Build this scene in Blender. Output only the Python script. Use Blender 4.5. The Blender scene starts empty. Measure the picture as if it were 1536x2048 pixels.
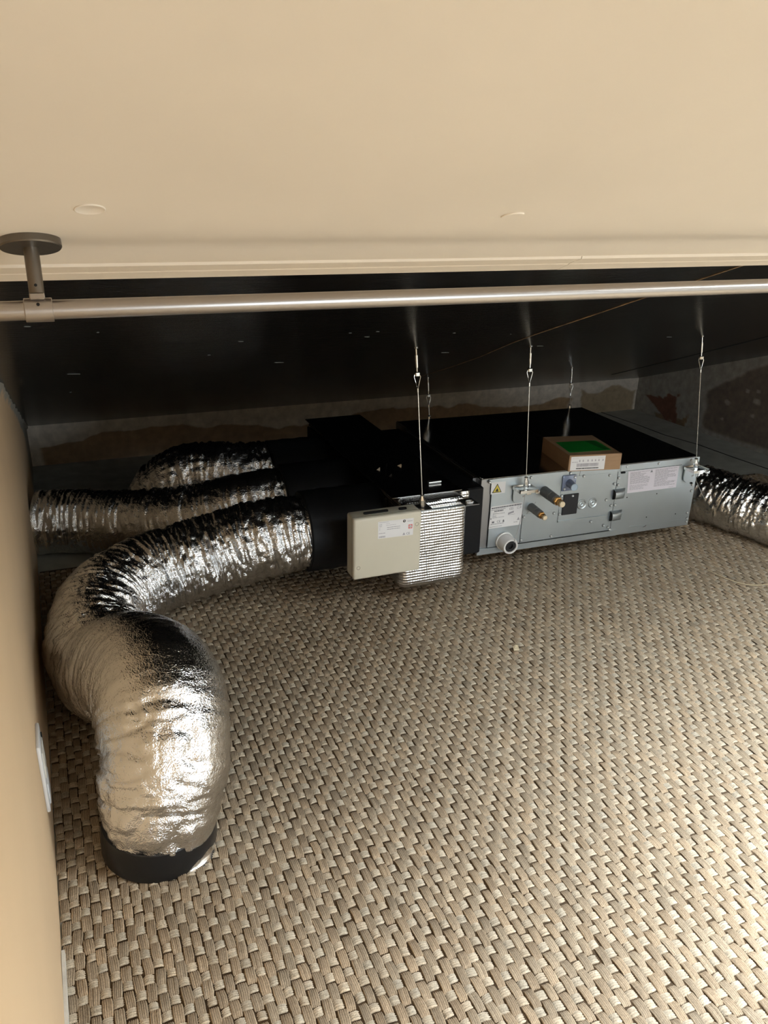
import bpy, bmesh, math, random
import numpy as np
from mathutils import Vector, Matrix

C = bpy.context.scene.collection
S = bpy.context.scene
random.seed(7)

# ------------------------------------------------------------------ camera, light, exposure
cam = bpy.data.objects.new('camera', bpy.data.cameras.new('camera'))
C.objects.link(cam)
_r = Vector((0.93081653, -0.36513991, 0.01591948))
_u = Vector((0.12273312, 0.35330591, 0.92742197))
_f = Vector((0.34426322, 0.86130586, -0.37367774))
cam.matrix_world = Matrix(((_r.x, _u.x, -_f.x, 0), (_r.y, _u.y, -_f.y, 0), (_r.z, _u.z, -_f.z, 1.13), (0, 0, 0, 1)))
cam.data.sensor_fit = 'VERTICAL'
cam.data.sensor_height = 24.0
cam.data.lens = 24.0 * 1600 / 2048
cam.data.clip_start = 0.02
S.camera = cam

world = bpy.data.worlds.new('sky'); S.world = world
world.use_nodes = True
world.node_tree.nodes['Background'].inputs[0].default_value = (0.80, 0.90, 1.0, 1)
world.node_tree.nodes['Background'].inputs[1].default_value = 1.0

# daylight: a skylight in the cream slope, up to the right of the camera, its unseen shaft added to cut light into the eaves, and a window in the wall behind it
SKYS = [dict(x0=1.06, x1=1.96, y0=-.35, y1=.62, depth=.42, power=128)]
def area_light(name, loc, direction, sx, sy, power, col):
    l = bpy.data.lights.new(name, 'AREA'); l.shape = 'RECTANGLE'; l.size = sx; l.size_y = sy
    l.energy = power; l.color = col
    o = bpy.data.objects.new(name, l); C.objects.link(o); o.location = loc
    o.rotation_euler = Vector(direction).to_track_quat('-Z', 'Y').to_euler()
    return o
for _k in SKYS:
    _yc = (_k['y0'] + _k['y1']) / 2
    area_light('skylight_daylight', ((_k['x0'] + _k['x1']) / 2, _yc, 1.3615 - .335 * _yc + _k['depth'] - .012), (0, -.335, -1), _k['x1'] - _k['x0'] - .03, (_k['y1'] - _k['y0']) * 1.05 - .03, _k['power'], (0.80, 0.90, 1.0))
WIN = dict(x0=.75, x1=2.35, z0=.12, z1=1.10, y=-2.60)
area_light('window_daylight', ((WIN['x0'] + WIN['x1']) / 2, WIN['y'] + .012, (WIN['z0'] + WIN['z1']) / 2), (0, 1, 0), WIN['x1'] - WIN['x0'] - .1, WIN['z1'] - WIN['z0'] - .1, 47, (0.78, 0.89, 1.0))
S.view_settings.view_transform = 'Standard'
S.view_settings.look = 'None'
S.view_settings.gamma = 1.0
S.view_settings.use_curve_mapping = False
S.view_settings.exposure = 0.0

# ------------------------------------------------------------------ materials
def mat(name, col=(.5, .5, .5), rough=.5, metal=0.0, noise=0, nscale=20, bump=0, bscale=60, stretch=(1, 1, 1), attr=None, spec=.5, detail=4, trans=0):
    m = bpy.data.materials.new(name); m.use_nodes = True
    nt = m.node_tree; N = nt.nodes; L = nt.links
    p = N['Principled BSDF']
    p.inputs['Base Color'].default_value = (*col, 1)
    p.inputs['Roughness'].default_value = rough
    p.inputs['Metallic'].default_value = metal
    p.inputs['Specular IOR Level'].default_value = spec
    if trans: p.inputs['Transmission Weight'].default_value = trans
    tc = N.new('ShaderNodeTexCoord'); mp = N.new('ShaderNodeMapping')
    mp.inputs['Scale'].default_value = stretch
    L.new(tc.outputs['Object'], mp.inputs['Vector'])
    src = None
    if attr:
        a = N.new('ShaderNodeAttribute'); a.attribute_name = attr; src = a.outputs['Color']
        L.new(src, p.inputs['Base Color'])
    if noise:
        n = N.new('ShaderNodeTexNoise'); n.inputs['Scale'].default_value = nscale; n.inputs['Detail'].default_value = detail
        L.new(mp.outputs['Vector'], n.inputs['Vector'])
        r = N.new('ShaderNodeMapRange'); r.inputs[1].default_value = .3; r.inputs[2].default_value = .7
        r.inputs[3].default_value = 1 - noise; r.inputs[4].default_value = 1 + noise
        L.new(n.outputs['Fac'], r.inputs['Value'])
        mx = N.new('ShaderNodeMix'); mx.data_type = 'RGBA'; mx.blend_type = 'MULTIPLY'; mx.inputs['Factor'].default_value = 1
        if src: L.new(src, mx.inputs['A'])
        else: mx.inputs['A'].default_value = (*col, 1)
        L.new(r.outputs['Result'], mx.inputs['B'])
        L.new(mx.outputs['Result'], p.inputs['Base Color'])
    if bump:
        n2 = N.new('ShaderNodeTexNoise'); n2.inputs['Scale'].default_value = bscale; n2.inputs['Detail'].default_value = 3
        L.new(mp.outputs['Vector'], n2.inputs['Vector'])
        b = N.new('ShaderNodeBump'); b.inputs['Strength'].default_value = bump; b.inputs['Distance'].default_value = .004
        L.new(n2.outputs['Fac'], b.inputs['Height']); L.new(b.outputs['Normal'], p.inputs['Normal'])
    return m

def foil_mat(name, rough=.13, bump=.35, scale=90, tint=(.82, .82, .815)):
    m = mat(name, tint, rough, 1.0)
    nt = m.node_tree; N = nt.nodes; L = nt.links; p = N['Principled BSDF']
    tc = N.new('ShaderNodeTexCoord')
    v = N.new('ShaderNodeTexVoronoi'); v.inputs['Scale'].default_value = scale
    n = N.new('ShaderNodeTexNoise'); n.inputs['Scale'].default_value = scale * .6; n.inputs['Detail'].default_value = 4
    L.new(tc.outputs['Object'], n.inputs['Vector'])
    mx = N.new('ShaderNodeMix'); mx.data_type = 'RGBA'; mx.inputs['Factor'].default_value = .05
    L.new(tc.outputs['Object'], mx.inputs['A']); L.new(n.outputs['Color'], mx.inputs['B'])
    L.new(mx.outputs['Result'], v.inputs['Vector'])
    ad = N.new('ShaderNodeMath'); ad.operation = 'ADD'
    L.new(v.outputs['Distance'], ad.inputs[0]); L.new(n.outputs['Fac'], ad.inputs[1])
    b = N.new('ShaderNodeBump'); b.inputs['Strength'].default_value = bump; b.inputs['Distance'].default_value = .002
    L.new(ad.outputs['Value'], b.inputs['Height']); L.new(b.outputs['Normal'], p.inputs['Normal'])
    return m

M = {
    'cream': mat('cream_ceiling_paint', (.77, .69, .575), .75, noise=.025, nscale=5, bump=.05, bscale=3),
    'cream_wall': mat('cream_wall_paint', (.74, .57, .39), .75, noise=.02, nscale=6, bump=.05, bscale=12),
    'white_wall': mat('off_white_wall_paint', (.78, .76, .72), .75, noise=.02, nscale=6),
    'trim': mat('cream_trim_paint', (.82, .74, .63), .55, noise=.02, nscale=14),
    'pale': mat('pale_plaster', (.64, .60, .52), .8, noise=.15, nscale=30, bump=.3, bscale=80),
    'black_ceiling': mat('black_gloss_ceiling', (.0065, .006, .0055), .22, noise=.5, nscale=9, bump=.14, bscale=22, stretch=(1, 7, 1), spec=.15),
    'scuff': mat('pale_scuff', (.16, .17, .16), .6),
    'seam': mat('tan_seam_filler', (.22, .14, .07), .8, noise=.5, nscale=60),
    'plaster': mat('raw_plaster', (.2, .15, .1), .85, attr='col', noise=.18, nscale=35, bump=.35, bscale=45),
    'floor': mat('grey_floor_board', (.46, .47, .43), .7, noise=.15, nscale=14, bump=.1, bscale=60),
    'carpet_back': mat('jute_backing', (.10, .065, .035), .95, noise=.3, nscale=150),
    'sisal': mat('sisal_fibre', (.45, .35, .24), .72, attr='col', noise=.22, nscale=420, bump=.3, bscale=700, spec=.25),
    'sisal_plain': mat('sisal_fibre_plain', (.40, .32, .22), .8, noise=.3, nscale=110, bump=.5, bscale=110),
    'foil': foil_mat('aluminium_foil', .16, .5, 130),
    'foil_smooth': foil_mat('foil_tape', .2, .12, 60),
    'black_tape': mat('black_insulation_tape', (.005, .005, .0055), .58, spec=.25, bump=.15, bscale=90),
    'black_collar': mat('black_duct_collar', (.009, .009, .0095), .34, bump=.25, bscale=25),
    'galv': mat('galvanised_steel', (.54, .60, .63), .42, 1.0, noise=.05, nscale=7, bump=.02, bscale=30),
    'galv_dark': mat('dull_galvanised_steel', (.42, .42, .42), .40, 1.0, noise=.06, nscale=9),
    'galv_top': mat('bright_galvanised_sheet', (.50, .50, .50), .16, 1.0, noise=.05, nscale=9, bump=.03, bscale=20),
    'zinc': mat('zinc_plated_steel', (.78, .80, .80), .22, 1.0),
    'screw_head': mat('bright_screw_head', (.74, .76, .76), .35, .35),
    'steel_rail': mat('satin_steel', (.40, .37, .345), .33, 1.0, noise=.02, nscale=8),
    'bronze': mat('pewter_bracket', (.18, .16, .135), .38, .9, noise=.06, nscale=60),
    'hole': mat('dark_hole', (.004, .004, .004), .9),
    'brass': mat('brass', (.55, .30, .10), .25, 1.0),
    'brass_end': mat('pale_cap', (.75, .62, .42), .5),
    'pipe_grey': mat('grey_pipe_sleeve', (.12, .12, .115), .5, .4),
    'white_plastic': mat('white_plastic', (.72, .71, .69), .4, noise=.03, nscale=20),
    'ivory': mat('ivory_plastic', (.60, .555, .44), .38, noise=.015, nscale=12),
    'ivory_screw': mat('dull_screw', (.14, .12, .085), .5, .3),
    'rubber': mat('black_rubber', (.012, .012, .014), .5),
    'blue_clear': mat('smoky_blue_plastic', (.22, .27, .40), .15, trans=.3),
    'blue_lens': mat('pale_blue_lens', (.40, .50, .58), .12),
    'paper': mat('white_label_paper', (.74, .73, .72), .5),
    'paper_pink': mat('pinkish_label_paper', (.66, .62, .66), .5),
    'ink': mat('grey_ink', (.16, .16, .17), .6),
    'ink_soft': mat('faded_ink', (.36, .34, .37), .6),
    'red': mat('red_print', (.62, .10, .09), .5),
    'yellow': mat('yellow_warning_print', (.62, .50, .08), .5),
    'black_print': mat('black_print', (.015, .015, .015), .5),
    'card': mat('brown_cardboard', (.36, .22, .12), .75, noise=.06, nscale=25, stretch=(1, 1, 6)),
    'green': mat('green_sticker', (.006, .27, .03), .45, noise=.05, nscale=30),
    'green_dark': mat('dark_green_print', (.004, .12, .015), .45),
    'straw': mat('dry_straw', (.55, .45, .28), .7),
    'scrap': mat('pale_wood_chip', (.62, .52, .34), .7),
    'window_frame': mat('white_window_frame', (.75, .75, .73), .4, noise=.01),
    'glass': mat('window_glass', (.9, .95, .95), .02, trans=1.0),
}
# ribbed foil of the insulated plenum: fine horizontal ribs crossed by a quilting
def quilt():
    m = foil_mat('quilted_foil', .22, .25, 120, (.74, .74, .735))
    nt = m.node_tree; N = nt.nodes; L = nt.links; p = N['Principled BSDF']
    tc = N.new('ShaderNodeTexCoord'); sp = N.new('ShaderNodeSeparateXYZ'); L.new(tc.outputs['Object'], sp.inputs[0])
    def sine(sock, f):
        a = N.new('ShaderNodeMath'); a.operation = 'MULTIPLY'; a.inputs[1].default_value = f; L.new(sock, a.inputs[0])
        b = N.new('ShaderNodeMath'); b.operation = 'SINE'; L.new(a.outputs[0], b.inputs[0]); return b.outputs[0]
    s1 = sine(sp.outputs['Z'], 2 * math.pi / .0082)
    sx = N.new('ShaderNodeMath'); sx.operation = 'ADD'; L.new(sp.outputs['X'], sx.inputs[0]); L.new(sp.outputs['Y'], sx.inputs[1])
    s2 = sine(sx.outputs[0], 2 * math.pi / .0075)
    mu = N.new('ShaderNodeMath'); mu.operation = 'MULTIPLY_ADD'; mu.inputs[1].default_value = .35; L.new(s2, mu.inputs[0]); L.new(s1, mu.inputs[2])
    b = N.new('ShaderNodeBump'); b.inputs['Strength'].default_value = .55; b.inputs['Distance'].default_value = .0009
    old = p.inputs['Normal'].links[0].from_socket
    L.new(old, b.inputs['Normal']); L.new(mu.outputs[0], b.inputs['Height']); L.new(b.outputs['Normal'], p.inputs['Normal'])
    return m
M['quilt'] = quilt()

# ------------------------------------------------------------------ helpers
def link(name, me, m, parent=None, loc=None, kind=None):
    o = bpy.data.objects.new(name, me); C.objects.link(o)
    if m is not None and not me.materials:
        me.materials.append(m)
    if parent is not None: o.parent = parent
    if loc is not None: o.location = loc
    if kind: o['kind'] = kind
    return o
def thing(name, label, cat, loc=(0, 0, 0), rot=(0, 0, 0), group=None):
    o = bpy.data.objects.new(name, None); C.objects.link(o); o.empty_display_size = .05
    o.location = loc; o.rotation_euler = rot; o['label'] = label; o['category'] = cat
    if group: o['group'] = group
    return o
def tag(o, label, cat, group=None):
    o['label'] = label; o['category'] = cat
    if group: o['group'] = group
    return o
def np_mesh(name, V, F, smooth=False, col=None):
    V = np.asarray(V, np.float32); F = np.asarray(F, np.int32); k = F.shape[1]
    me = bpy.data.meshes.new(name)
    me.vertices.add(len(V)); me.vertices.foreach_set('co', V.ravel())
    me.loops.add(F.size); me.loops.foreach_set('vertex_index', F.ravel())
    me.polygons.add(len(F)); me.polygons.foreach_set('loop_start', np.arange(0, F.size, k, dtype=np.int32))
    me.polygons.foreach_set('loop_total', np.full(len(F), k, np.int32))
    me.update(calc_edges=True)
    if smooth: me.polygons.foreach_set('use_smooth', np.ones(len(F), bool))
    if col is not None:
        a = me.color_attributes.new('col', 'FLOAT_COLOR', 'POINT')
        a.data.foreach_set('color', np.c_[col, np.ones(len(V))].astype(np.float32).ravel())
    return me
def grid_faces(nu, nv, wrap_v=False, base=0):
    i = np.arange(nu - 1)[:, None]; j = np.arange(nv if wrap_v else nv - 1)[None, :]
    j2 = (j + 1) % nv
    f = np.stack(np.broadcast_arrays(i * nv + j, i * nv + j2, (i + 1) * nv + j2, (i + 1) * nv + j), -1)
    return f.reshape(-1, 4) + base

class B:
    """collects shapes in one bmesh"""
    def __init__(s): s.bm = bmesh.new()
    def box(s, c, d, bev=0, rot=None, seg=2):
        g = bmesh.ops.create_cube(s.bm, size=1)
        vs = g['verts']
        bmesh.ops.scale(s.bm, vec=d, verts=vs)
        if bev:
            es = list({e for v in vs for e in v.link_edges})
            r = bmesh.ops.bevel(s.bm, geom=es, offset=bev, segments=seg, affect='EDGES', profile=.5)
            vs = list({v for f in r['faces'] for v in f.verts} | {v for v in vs if v.is_valid})
        m = Matrix.Translation(c) @ (rot if rot is not None else Matrix.Identity(4))
        bmesh.ops.transform(s.bm, matrix=m, verts=vs)
        return s
    def cyl(s, a, b, r, r2=None, n=20, caps=True):
        a = Vector(a); b = Vector(b); d = b - a
        q = d.to_track_quat('Z', 'Y').to_matrix().to_4x4()
        bmesh.ops.create_cone(s.bm, cap_ends=caps, segments=n, radius1=r, radius2=r if r2 is None else r2, depth=d.length,
                              matrix=Matrix.Translation((a + b) / 2) @ q)
        return s
    def lathe(s, a, axis, prof, n=24):
        """prof: list of (distance along the axis, radius)"""
        a = Vector(a); q = Vector(axis).to_track_quat('Z', 'Y').to_matrix()
        rings = []
        for h, r in prof:
            rings.append([s.bm.verts.new(a + q @ Vector((r * math.cos(t), r * math.sin(t), h))) for t in [2 * math.pi * k / n for k in range(n)]])
        for p, q2 in zip(rings, rings[1:]):
            for k in range(n): s.bm.faces.new((p[k], p[(k + 1) % n], q2[(k + 1) % n], q2[k]))
        s.bm.faces.new(rings[0][::-1]); s.bm.faces.new(rings[-1])
        return s
    def tube(s, pts, r, n=8, closed=False):
        pts = [Vector(p) for p in pts]; k = len(pts); rings = []
        up = None
        for i, p in enumerate(pts):
            t = (pts[(i + 1) % k] - pts[i - 1]) if closed else (pts[min(i + 1, k - 1)] - pts[max(i - 1, 0)])
            t.normalize()
            if up is None:
                up = Vector((0, 0, 1)) if abs(t.z) < .9 else Vector((1, 0, 0))
            x = (up - t * up.dot(t)).normalized(); y = t.cross(x); up = x
            rings.append([s.bm.verts.new(p + x * r * math.cos(a) + y * r * math.sin(a)) for a in [2 * math.pi * j / n for j in range(n)]])
        pairs = list(zip(rings, rings[1:])) + ([(rings[-1], rings[0])] if closed else [])
        for p, q in pairs:
            for j in range(n): s.bm.faces.new((p[j], p[(j + 1) % n], q[(j + 1) % n], q[j]))
        if not closed:
            s.bm.faces.new(rings[0][::-1]); s.bm.faces.new(rings[-1])
        return s
    def prism(s, poly, ext):
        """poly: 3-D points of a flat outline, ext: extrusion vector"""
        e = Vector(ext); a = [s.bm.verts.new(Vector(p)) for p in poly]; b = [s.bm.verts.new(Vector(p) + e) for p in poly]
        k = len(a)
        s.bm.faces.new(a[::-1]); s.bm.faces.new(b)
        for i in range(k): s.bm.faces.new((a[i], a[(i + 1) % k], b[(i + 1) % k], b[i]))
        return s
    def mesh(s, name, smooth=False, ang=None):
        bmesh.ops.recalc_face_normals(s.bm, faces=s.bm.faces)
        me = bpy.data.meshes.new(name); s.bm.to_mesh(me); s.bm.free()
        if smooth:
            for p in me.polygons: p.use_smooth = True
            me.set_sharp_from_angle(angle=math.radians(ang or 35))
        return me
    def obj(s, name, m, parent=None, loc=None, kind=None, smooth=True, ang=None):
        return link(name, s.mesh(name, smooth, ang), m, parent, loc, kind)

def text(name, body, size, m, parent, loc, rot, align='CENTER'):
    cu = bpy.data.curves.new(name, 'FONT'); cu.body = body; cu.size = size; cu.align_x = align; cu.align_y = 'CENTER'; cu.extrude = .0001
    t = bpy.data.objects.new(name, cu); C.objects.link(t)
    dg = bpy.context.evaluated_depsgraph_get(); dg.update()
    me = bpy.data.meshes.new_from_object(t.evaluated_get(dg))
    bpy.data.objects.remove(t)
    me.materials.clear()
    o = link(name, me, m, parent); o.location = loc; o.rotation_euler = rot
    return o

# value noise on numpy grids
_rng = np.random.default_rng(3)
_T = _rng.random((256, 256))
def vnoise(x, y, px=None):
    x0 = np.floor(x).astype(int); y0 = np.floor(y).astype(int); fx = x - x0; fy = y - y0
    fx = fx * fx * (3 - 2 * fx); fy = fy * fy * (3 - 2 * fy)
    w = (lambda k: np.mod(k, px)) if px else (lambda k: k)
    g = lambda a, b: _T[np.mod(w(a), 256), np.mod(b, 256)]
    return (g(x0, y0) * (1 - fx) + g(x0 + 1, y0) * fx) * (1 - fy) + (g(x0, y0 + 1) * (1 - fx) + g(x0 + 1, y0 + 1) * fx) * fy
def fbm(x, y, o=4):
    v = 0; a = .5
    for k in range(o): v = v + a * vnoise(x * 2 ** k + 17 * k, y * 2 ** k + 31 * k); a *= .5
    return v
def sm(a, b, x):
    t = np.clip((x - a) / (b - a), 0, 1); return t * t * (3 - 2 * t)

SL = .335
def zdark(y): return 1.3815 - SL * y          # underside of the black roof slope
def zcream(y): return 1.3615 - SL * y         # underside of the cream lining
YK = 3.59                                      # knee wall
XR = 2.84                                      # gable wall on the right
LW = [(-2.6, -.10), (.3, -.108), (.9, -.121), (1.68, -.144), (2.55, -.171), (3.65, -.20)]
def xleft(y):
    return float(np.interp(y, [a for a, b in LW], [b for a, b in LW]))

# ------------------------------------------------------------------ the setting
# floor
B().box((1.42, .5, -.03), (3.6, 6.6, .06)).obj('floor', M['floor'], kind='structure', smooth=False)
_p = [(2.725, 3.60), (2.757, 3.30), (2.765, 3.11), (2.812, 2.92), (2.83, 2.68), (2.852, 2.50), (2.88, 2.2)]
_b = B()
for (xa, ya), (xb, yb) in zip(_p, _p[1:]): _b.prism([(xa - .004, ya, .0002), (xa + .004, ya, .0002), (xb + .004, yb, .0002), (xb - .004, yb, .0002)], (0, 0, .0008))
_b.obj('board_joint', M['hole'], bpy.data.objects['floor'], smooth=False)
# left wall, slightly out of square; it stops at the black slope with a ragged raw-plaster edge
ys = np.concatenate([np.linspace(-2.6, .9, 15), np.linspace(.95, 3.65, 110)])
zs = np.linspace(0, 1, 50)
V = []
for y in ys:
    zt = (zdark(y) if y > .97 else zcream(y)) + .004
    for t in zs:
        V.append((xleft(y), y, t * zt))
V = np.array(V)
Y2 = V[:, 1]; Z2 = V[:, 2]
dist = np.where(Y2 > .97, zdark(Y2) - Z2, 1)
V[:, 0] += (dist < .012) * .012 * (vnoise(Y2 * 60, Z2 * 0) - .3)
edge = dist < .008 + .026 * vnoise(Y2 * 30, Z2 * 20) + .05 * sm(2.6, 3.5, Y2)
low = (Z2 < .03) & (Y2 < 1.05)
cream = np.array((.70, .505, .305)); raw = np.array((.40, .37, .31)); 
col = np.where(edge[:, None], raw, cream)
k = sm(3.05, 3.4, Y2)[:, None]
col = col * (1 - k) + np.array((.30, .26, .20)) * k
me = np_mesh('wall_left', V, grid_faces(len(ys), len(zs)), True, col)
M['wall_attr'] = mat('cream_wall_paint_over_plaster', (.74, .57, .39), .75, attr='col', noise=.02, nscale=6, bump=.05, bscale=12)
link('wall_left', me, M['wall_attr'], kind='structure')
# pale skirting left bare along the foot of the left wall
b = B()
b.prism([(xleft(.2) + .001, .2, .001), (xleft(1.02) + .001, 1.02, .001), (xleft(1.02) + .001, 1.02, .018), (xleft(.2) + .001, .2, .030)], (.005, 0, 0))
b.obj('baseboard_left', M['pale'], kind='structure', smooth=False)

# raw plaster walls: dense sheets whose patchy plaster is a colour of the wall itself
def plaster_wall(name, P, nu, nv, colour):
    """P(u, v) -> point; u along the wall, v upwards"""
    u, v = np.meshgrid(np.linspace(0, 1, nu), np.linspace(0, 1, nv), indexing='ij')
    V = np.stack(P(u.ravel(), v.ravel()), 1)
    c, bump = colour(V)
    V = V + bump
    return link(name, np_mesh(name, V, grid_faces(nu, nv), True, c), M['plaster'], kind='structure')
LIGHT = np.array((.56, .49, .40)); BROWN = np.array((.30, .20, .11)); GREY = np.array((.33, .305, .26)); RED = np.array((.17, .075, .045)); DARK = np.array((.17, .132, .10))
def back_col(V):
    x, z = V[:, 0], V[:, 2]
    n = fbm(x * 9, z * 9 + 3)
    lim = .105 + .05 * (n - .5) + .02 * np.sin(x * 5)
    k = sm(-.004, .004, z - lim)[:, None]
    c = BROWN * (1 - k) + LIGHT * k
    c = c * (.85 + .3 * fbm(x * 30, z * 40))[:, None]
    k2 = sm(2.50, 2.53, x + .06 * (n - .5))[:, None]
    c = c * (1 - k2) + LIGHT * .85 * k2
    d = np.maximum.reduce([2.585 - x, x - 2.935, z - .125 - .02 * np.sin(x * 23)]) + .03 * (n - .5)
    d = d + .012 * (fbm(x * 45, z * 45) - .5); k4 = sm(.006, -.006, d)[:, None]
    c = c * (1 - k4) + np.array((.27, .205, .125)) * k4
    k3 = sm(.04, .02, x - xleft(YK) - .03 * n)[:, None]
    c = c * (1 - k3) + LIGHT * k3
    bump = np.zeros_like(V); bump[:, 1] = -.004 * k[:, 0]
    return c, bump
plaster_wall('wall_back', lambda u, v: (-.25 + 3.3 * u, np.full_like(u, YK), v * (zdark(YK) + .01)), 420, 40, back_col)
def right_col(V):
    y, z = V[:, 1], V[:, 2]
    top = zdark(y) - z
    n = fbm(y * 7 + 5, z * 7)
    # big raw brown field, paler smooth plaster along the slope, at the corner and along the foot
    f = sm(.010, -.010, np.maximum.reduce([z - (.25 + (3.03 - y) * .60) + .06 * (n - .5), y - 3.09 + .10 * (n - .5), .028 + .02 * (n - .5) - z]))[:, None]
    c = GREY * 1.0 * (1 - f) + DARK * f
    for (yy, zz, r) in ((2.96, .187, .016), (2.855, .268, .010), (2.79, .28, .009), (2.795, .23, .016), (2.80, .16, .012), (2.97, .10, .007), (2.66, .30, .012)):
        d = np.hypot((y - yy) * .7, z - zz) + .015 * (fbm(y * 40, z * 40) - .5)
        k = sm(r, r * .5, d)[:, None]; c = c * (1 - k * .6) + LIGHT * k * .6
    # reddish bare patch near the corner, narrowing downwards, and crumbly brown below it
    w_ = .05 * (fbm(y * 26, z * 26 + 9, 5) - .47)
    d = np.maximum.reduce([3.275 - y, z - (.153 - (y - 3.28) * .26), (y - 3.36) - (z - .015) * 1.75, -z]) + w_
    k = sm(.004, -.004, d)[:, None]; c = c * (1 - k) + RED * k
    d = np.maximum.reduce([3.20 - y, y - 3.42, z - .035 - .02 * np.sin(y * 40)]) + 1.5 * w_
    k = sm(.006, -.006, d)[:, None] * (1 - k); c = c * (1 - k) + BROWN * .7 * k
    c = c * (.85 + .3 * fbm(y * 28, z * 28))[:, None]
    p = sm(.95, .85, y)[:, None]
    c = c * (1 - p) + np.array((.74, .60, .45)) * p
    bump = np.zeros_like(V); bump[:, 0] = .003 * f[:, 0]
    return c, bump
def right_P(u, v):
    y = .2 + (YK - .2) * u
    return (3.032 - .060 * (y - 2.2) * (y > 2.2), y, v * (np.where(y > .97, zdark(y), zcream(y)) + .006))
plaster_wall('wall_right', right_P, 330, 90, right_col)
b = B(); b.prism([(3.032, -2.6, 0), (3.032, .2, 0), (3.032, .2, zcream(.2) + .01), (3.032, -2.6, zcream(-2.6) + .01)], (.08, 0, 0))
b.obj('wall_right', M['white_wall'], kind='structure', smooth=False)
for xa, xb, za, zb in ((-.3, WIN['x0'], 0, 2.3), (WIN['x1'], 3.1, 0, 2.3), (WIN['x0'], WIN['x1'], 0, WIN['z0']), (WIN['x0'], WIN['x1'], WIN['z1'], 2.3)):
    B().box(((xa + xb) / 2, -2.64, (za + zb) / 2), (xb - xa, .08, zb - za)).obj('wall_behind', M['white_wall'], kind='structure', smooth=False)
b = B(); x0, x1, z0, z1 = WIN['x0'], WIN['x1'], WIN['z0'], WIN['z1']; xm = (x0 + x1) / 2
for xx in (x0 + .025, x1 - .025, xm): b.box((xx, -2.64, (z0 + z1) / 2), (.05, .05, z1 - z0))
for zz in (z0 + .025, z1 - .025): b.box((xm, -2.64, zz), (x1 - x0, .05, .05))
wf = b.obj('window_2', M['window_frame'], kind='structure', smooth=False)
for s0, s1 in ((x0 + .05, xm - .025), (xm + .025, x1 - .05)):
    B().box(((s0 + s1) / 2, -2.645, (z0 + z1) / 2), (s1 - s0, .006, z1 - z0 - .1)).obj('pane', M['glass'], wf, smooth=False)
# black roof slope over the eaves
b = B(); a, e = .90, YK + .06
b.prism([(-.3, a, zdark(a)), (-.3, e, zdark(e)), (-.3, e, zdark(e) + .04), (-.3, a, zdark(a) + .04)], (3.42, 0, 0))
eaves = b.obj('ceiling', M['black_ceiling'], kind='structure', smooth=False)
NRM = Vector((0, -SL, -1)).normalized()
def on_slope(x, y, out=.001):
    return Vector((x, y, zdark(y))) + NRM * out
def strip(pts, w, out=.0012, thick=.0012):
    b = B(); P = [on_slope(x, y, 0) for x, y in pts]
    L, R = [], []
    for i, p in enumerate(P):
        t = (P[min(i + 1, len(P) - 1)] - P[max(i - 1, 0)]).normalized(); s = t.cross(NRM)
        ww = w[i] if isinstance(w, (list, tuple)) else w
        L.append(p + s * ww / 2); R.append(p - s * ww / 2)
    for i in range(len(P) - 1):
        b.prism([L[i], L[i + 1], R[i + 1], R[i]], NRM * thick)
    return b
rr = random.Random(2)
pts = [(1.172, 2.62), (1.168, 2.35), (1.150, 2.12), (1.10, 1.86), (1.082, 1.72), (1.076, 1.58), (1.072, 1.456), (1.068, 1.38), (1.065, 1.30), (1.062, 1.188), (1.059, 1.10), (1.058, .985)]
strip([(x + rr.uniform(-.002, .002), y) for x, y in pts], [.0006, .001, .0012, .0018, .0026, .0034, .002, .0042, .0015, .0010, .0036, .0050]).obj('seam', M['seam'], eaves, smooth=False)
strip([(2.47, 3.2), (2.325, 2.517), (2.207, 2.06), (2.15, 1.85)], [.012, .010, .008, .008]).obj('seam', M['hole'], eaves, smooth=False)
for x, y, l, w in ((.008, 1.96, .030, .007), (.496, 1.974, .028, .006), (.327, 1.607, .012, .004), (.545, 1.567, .007, .004), (.605, 1.566, .009, .004), (.605, 1.63, .014, .003),
                   (.96, 1.973, .030, .007), (1.248, 1.954, .028, .004), (1.672, 1.923, .030, .005), (.817, 1.637, .008, .005), (-.052, 1.358, .010, .004), (.052, 1.436, .005, .004), (.289, 1.773, .008, .004), (-.005, 2.35, .007, .004), (1.0, 1.7, .004, .003), (1.03, 1.68, .003, .003)):
    b = B(); t = Vector((1, .35, -SL * .35)).normalized(); s = t.cross(NRM); c = on_slope(x, y, 0)
    b.prism([c + t * l / 2 * math.cos(q) + s * w / 2 * math.sin(q) for q in [2 * math.pi * k / 12 for k in range(12)]], NRM * .0006)
    b.obj('scuff_mark', M['scuff'], eaves, smooth=False)

# cream plasterboard lining, with the shallow hollow along its taped edge
xs = np.unique(list(np.linspace(-.3, 3.12, 62)) + [k[q] for k in SKYS for q in ('x0', 'x1')]); yy = np.unique(list(np.linspace(-2.7, .2, 12)) + list(np.linspace(.25, .925, 90)) + [k[q] for k in SKYS for q in ('y0', 'y1')])
def hump(y, x=0):
    return .0035 * np.exp(-((y - .862) / .028) ** 2) - .0015 * np.exp(-((y - .80) / .05) ** 2)
V = np.array([(x, y, zcream(y) + hump(y) + .0022 * (fbm(np.array(x * 2.2), np.array(y * 3.1 + 4), 2) - .4)) for y in yy for x in xs])
F = grid_faces(len(yy), len(xs)); cen = V[F].mean(1)
for k in SKYS:
    ins = (cen[:, 0] > k['x0']) & (cen[:, 0] < k['x1']) & (cen[:, 1] > k['y0']) & (cen[:, 1] < k['y1'])
    F = F[~ins]; cen = cen[~ins]
ceil = link('ceiling', np_mesh('ceiling', V, F, True), M['cream'], kind='structure')
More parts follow.
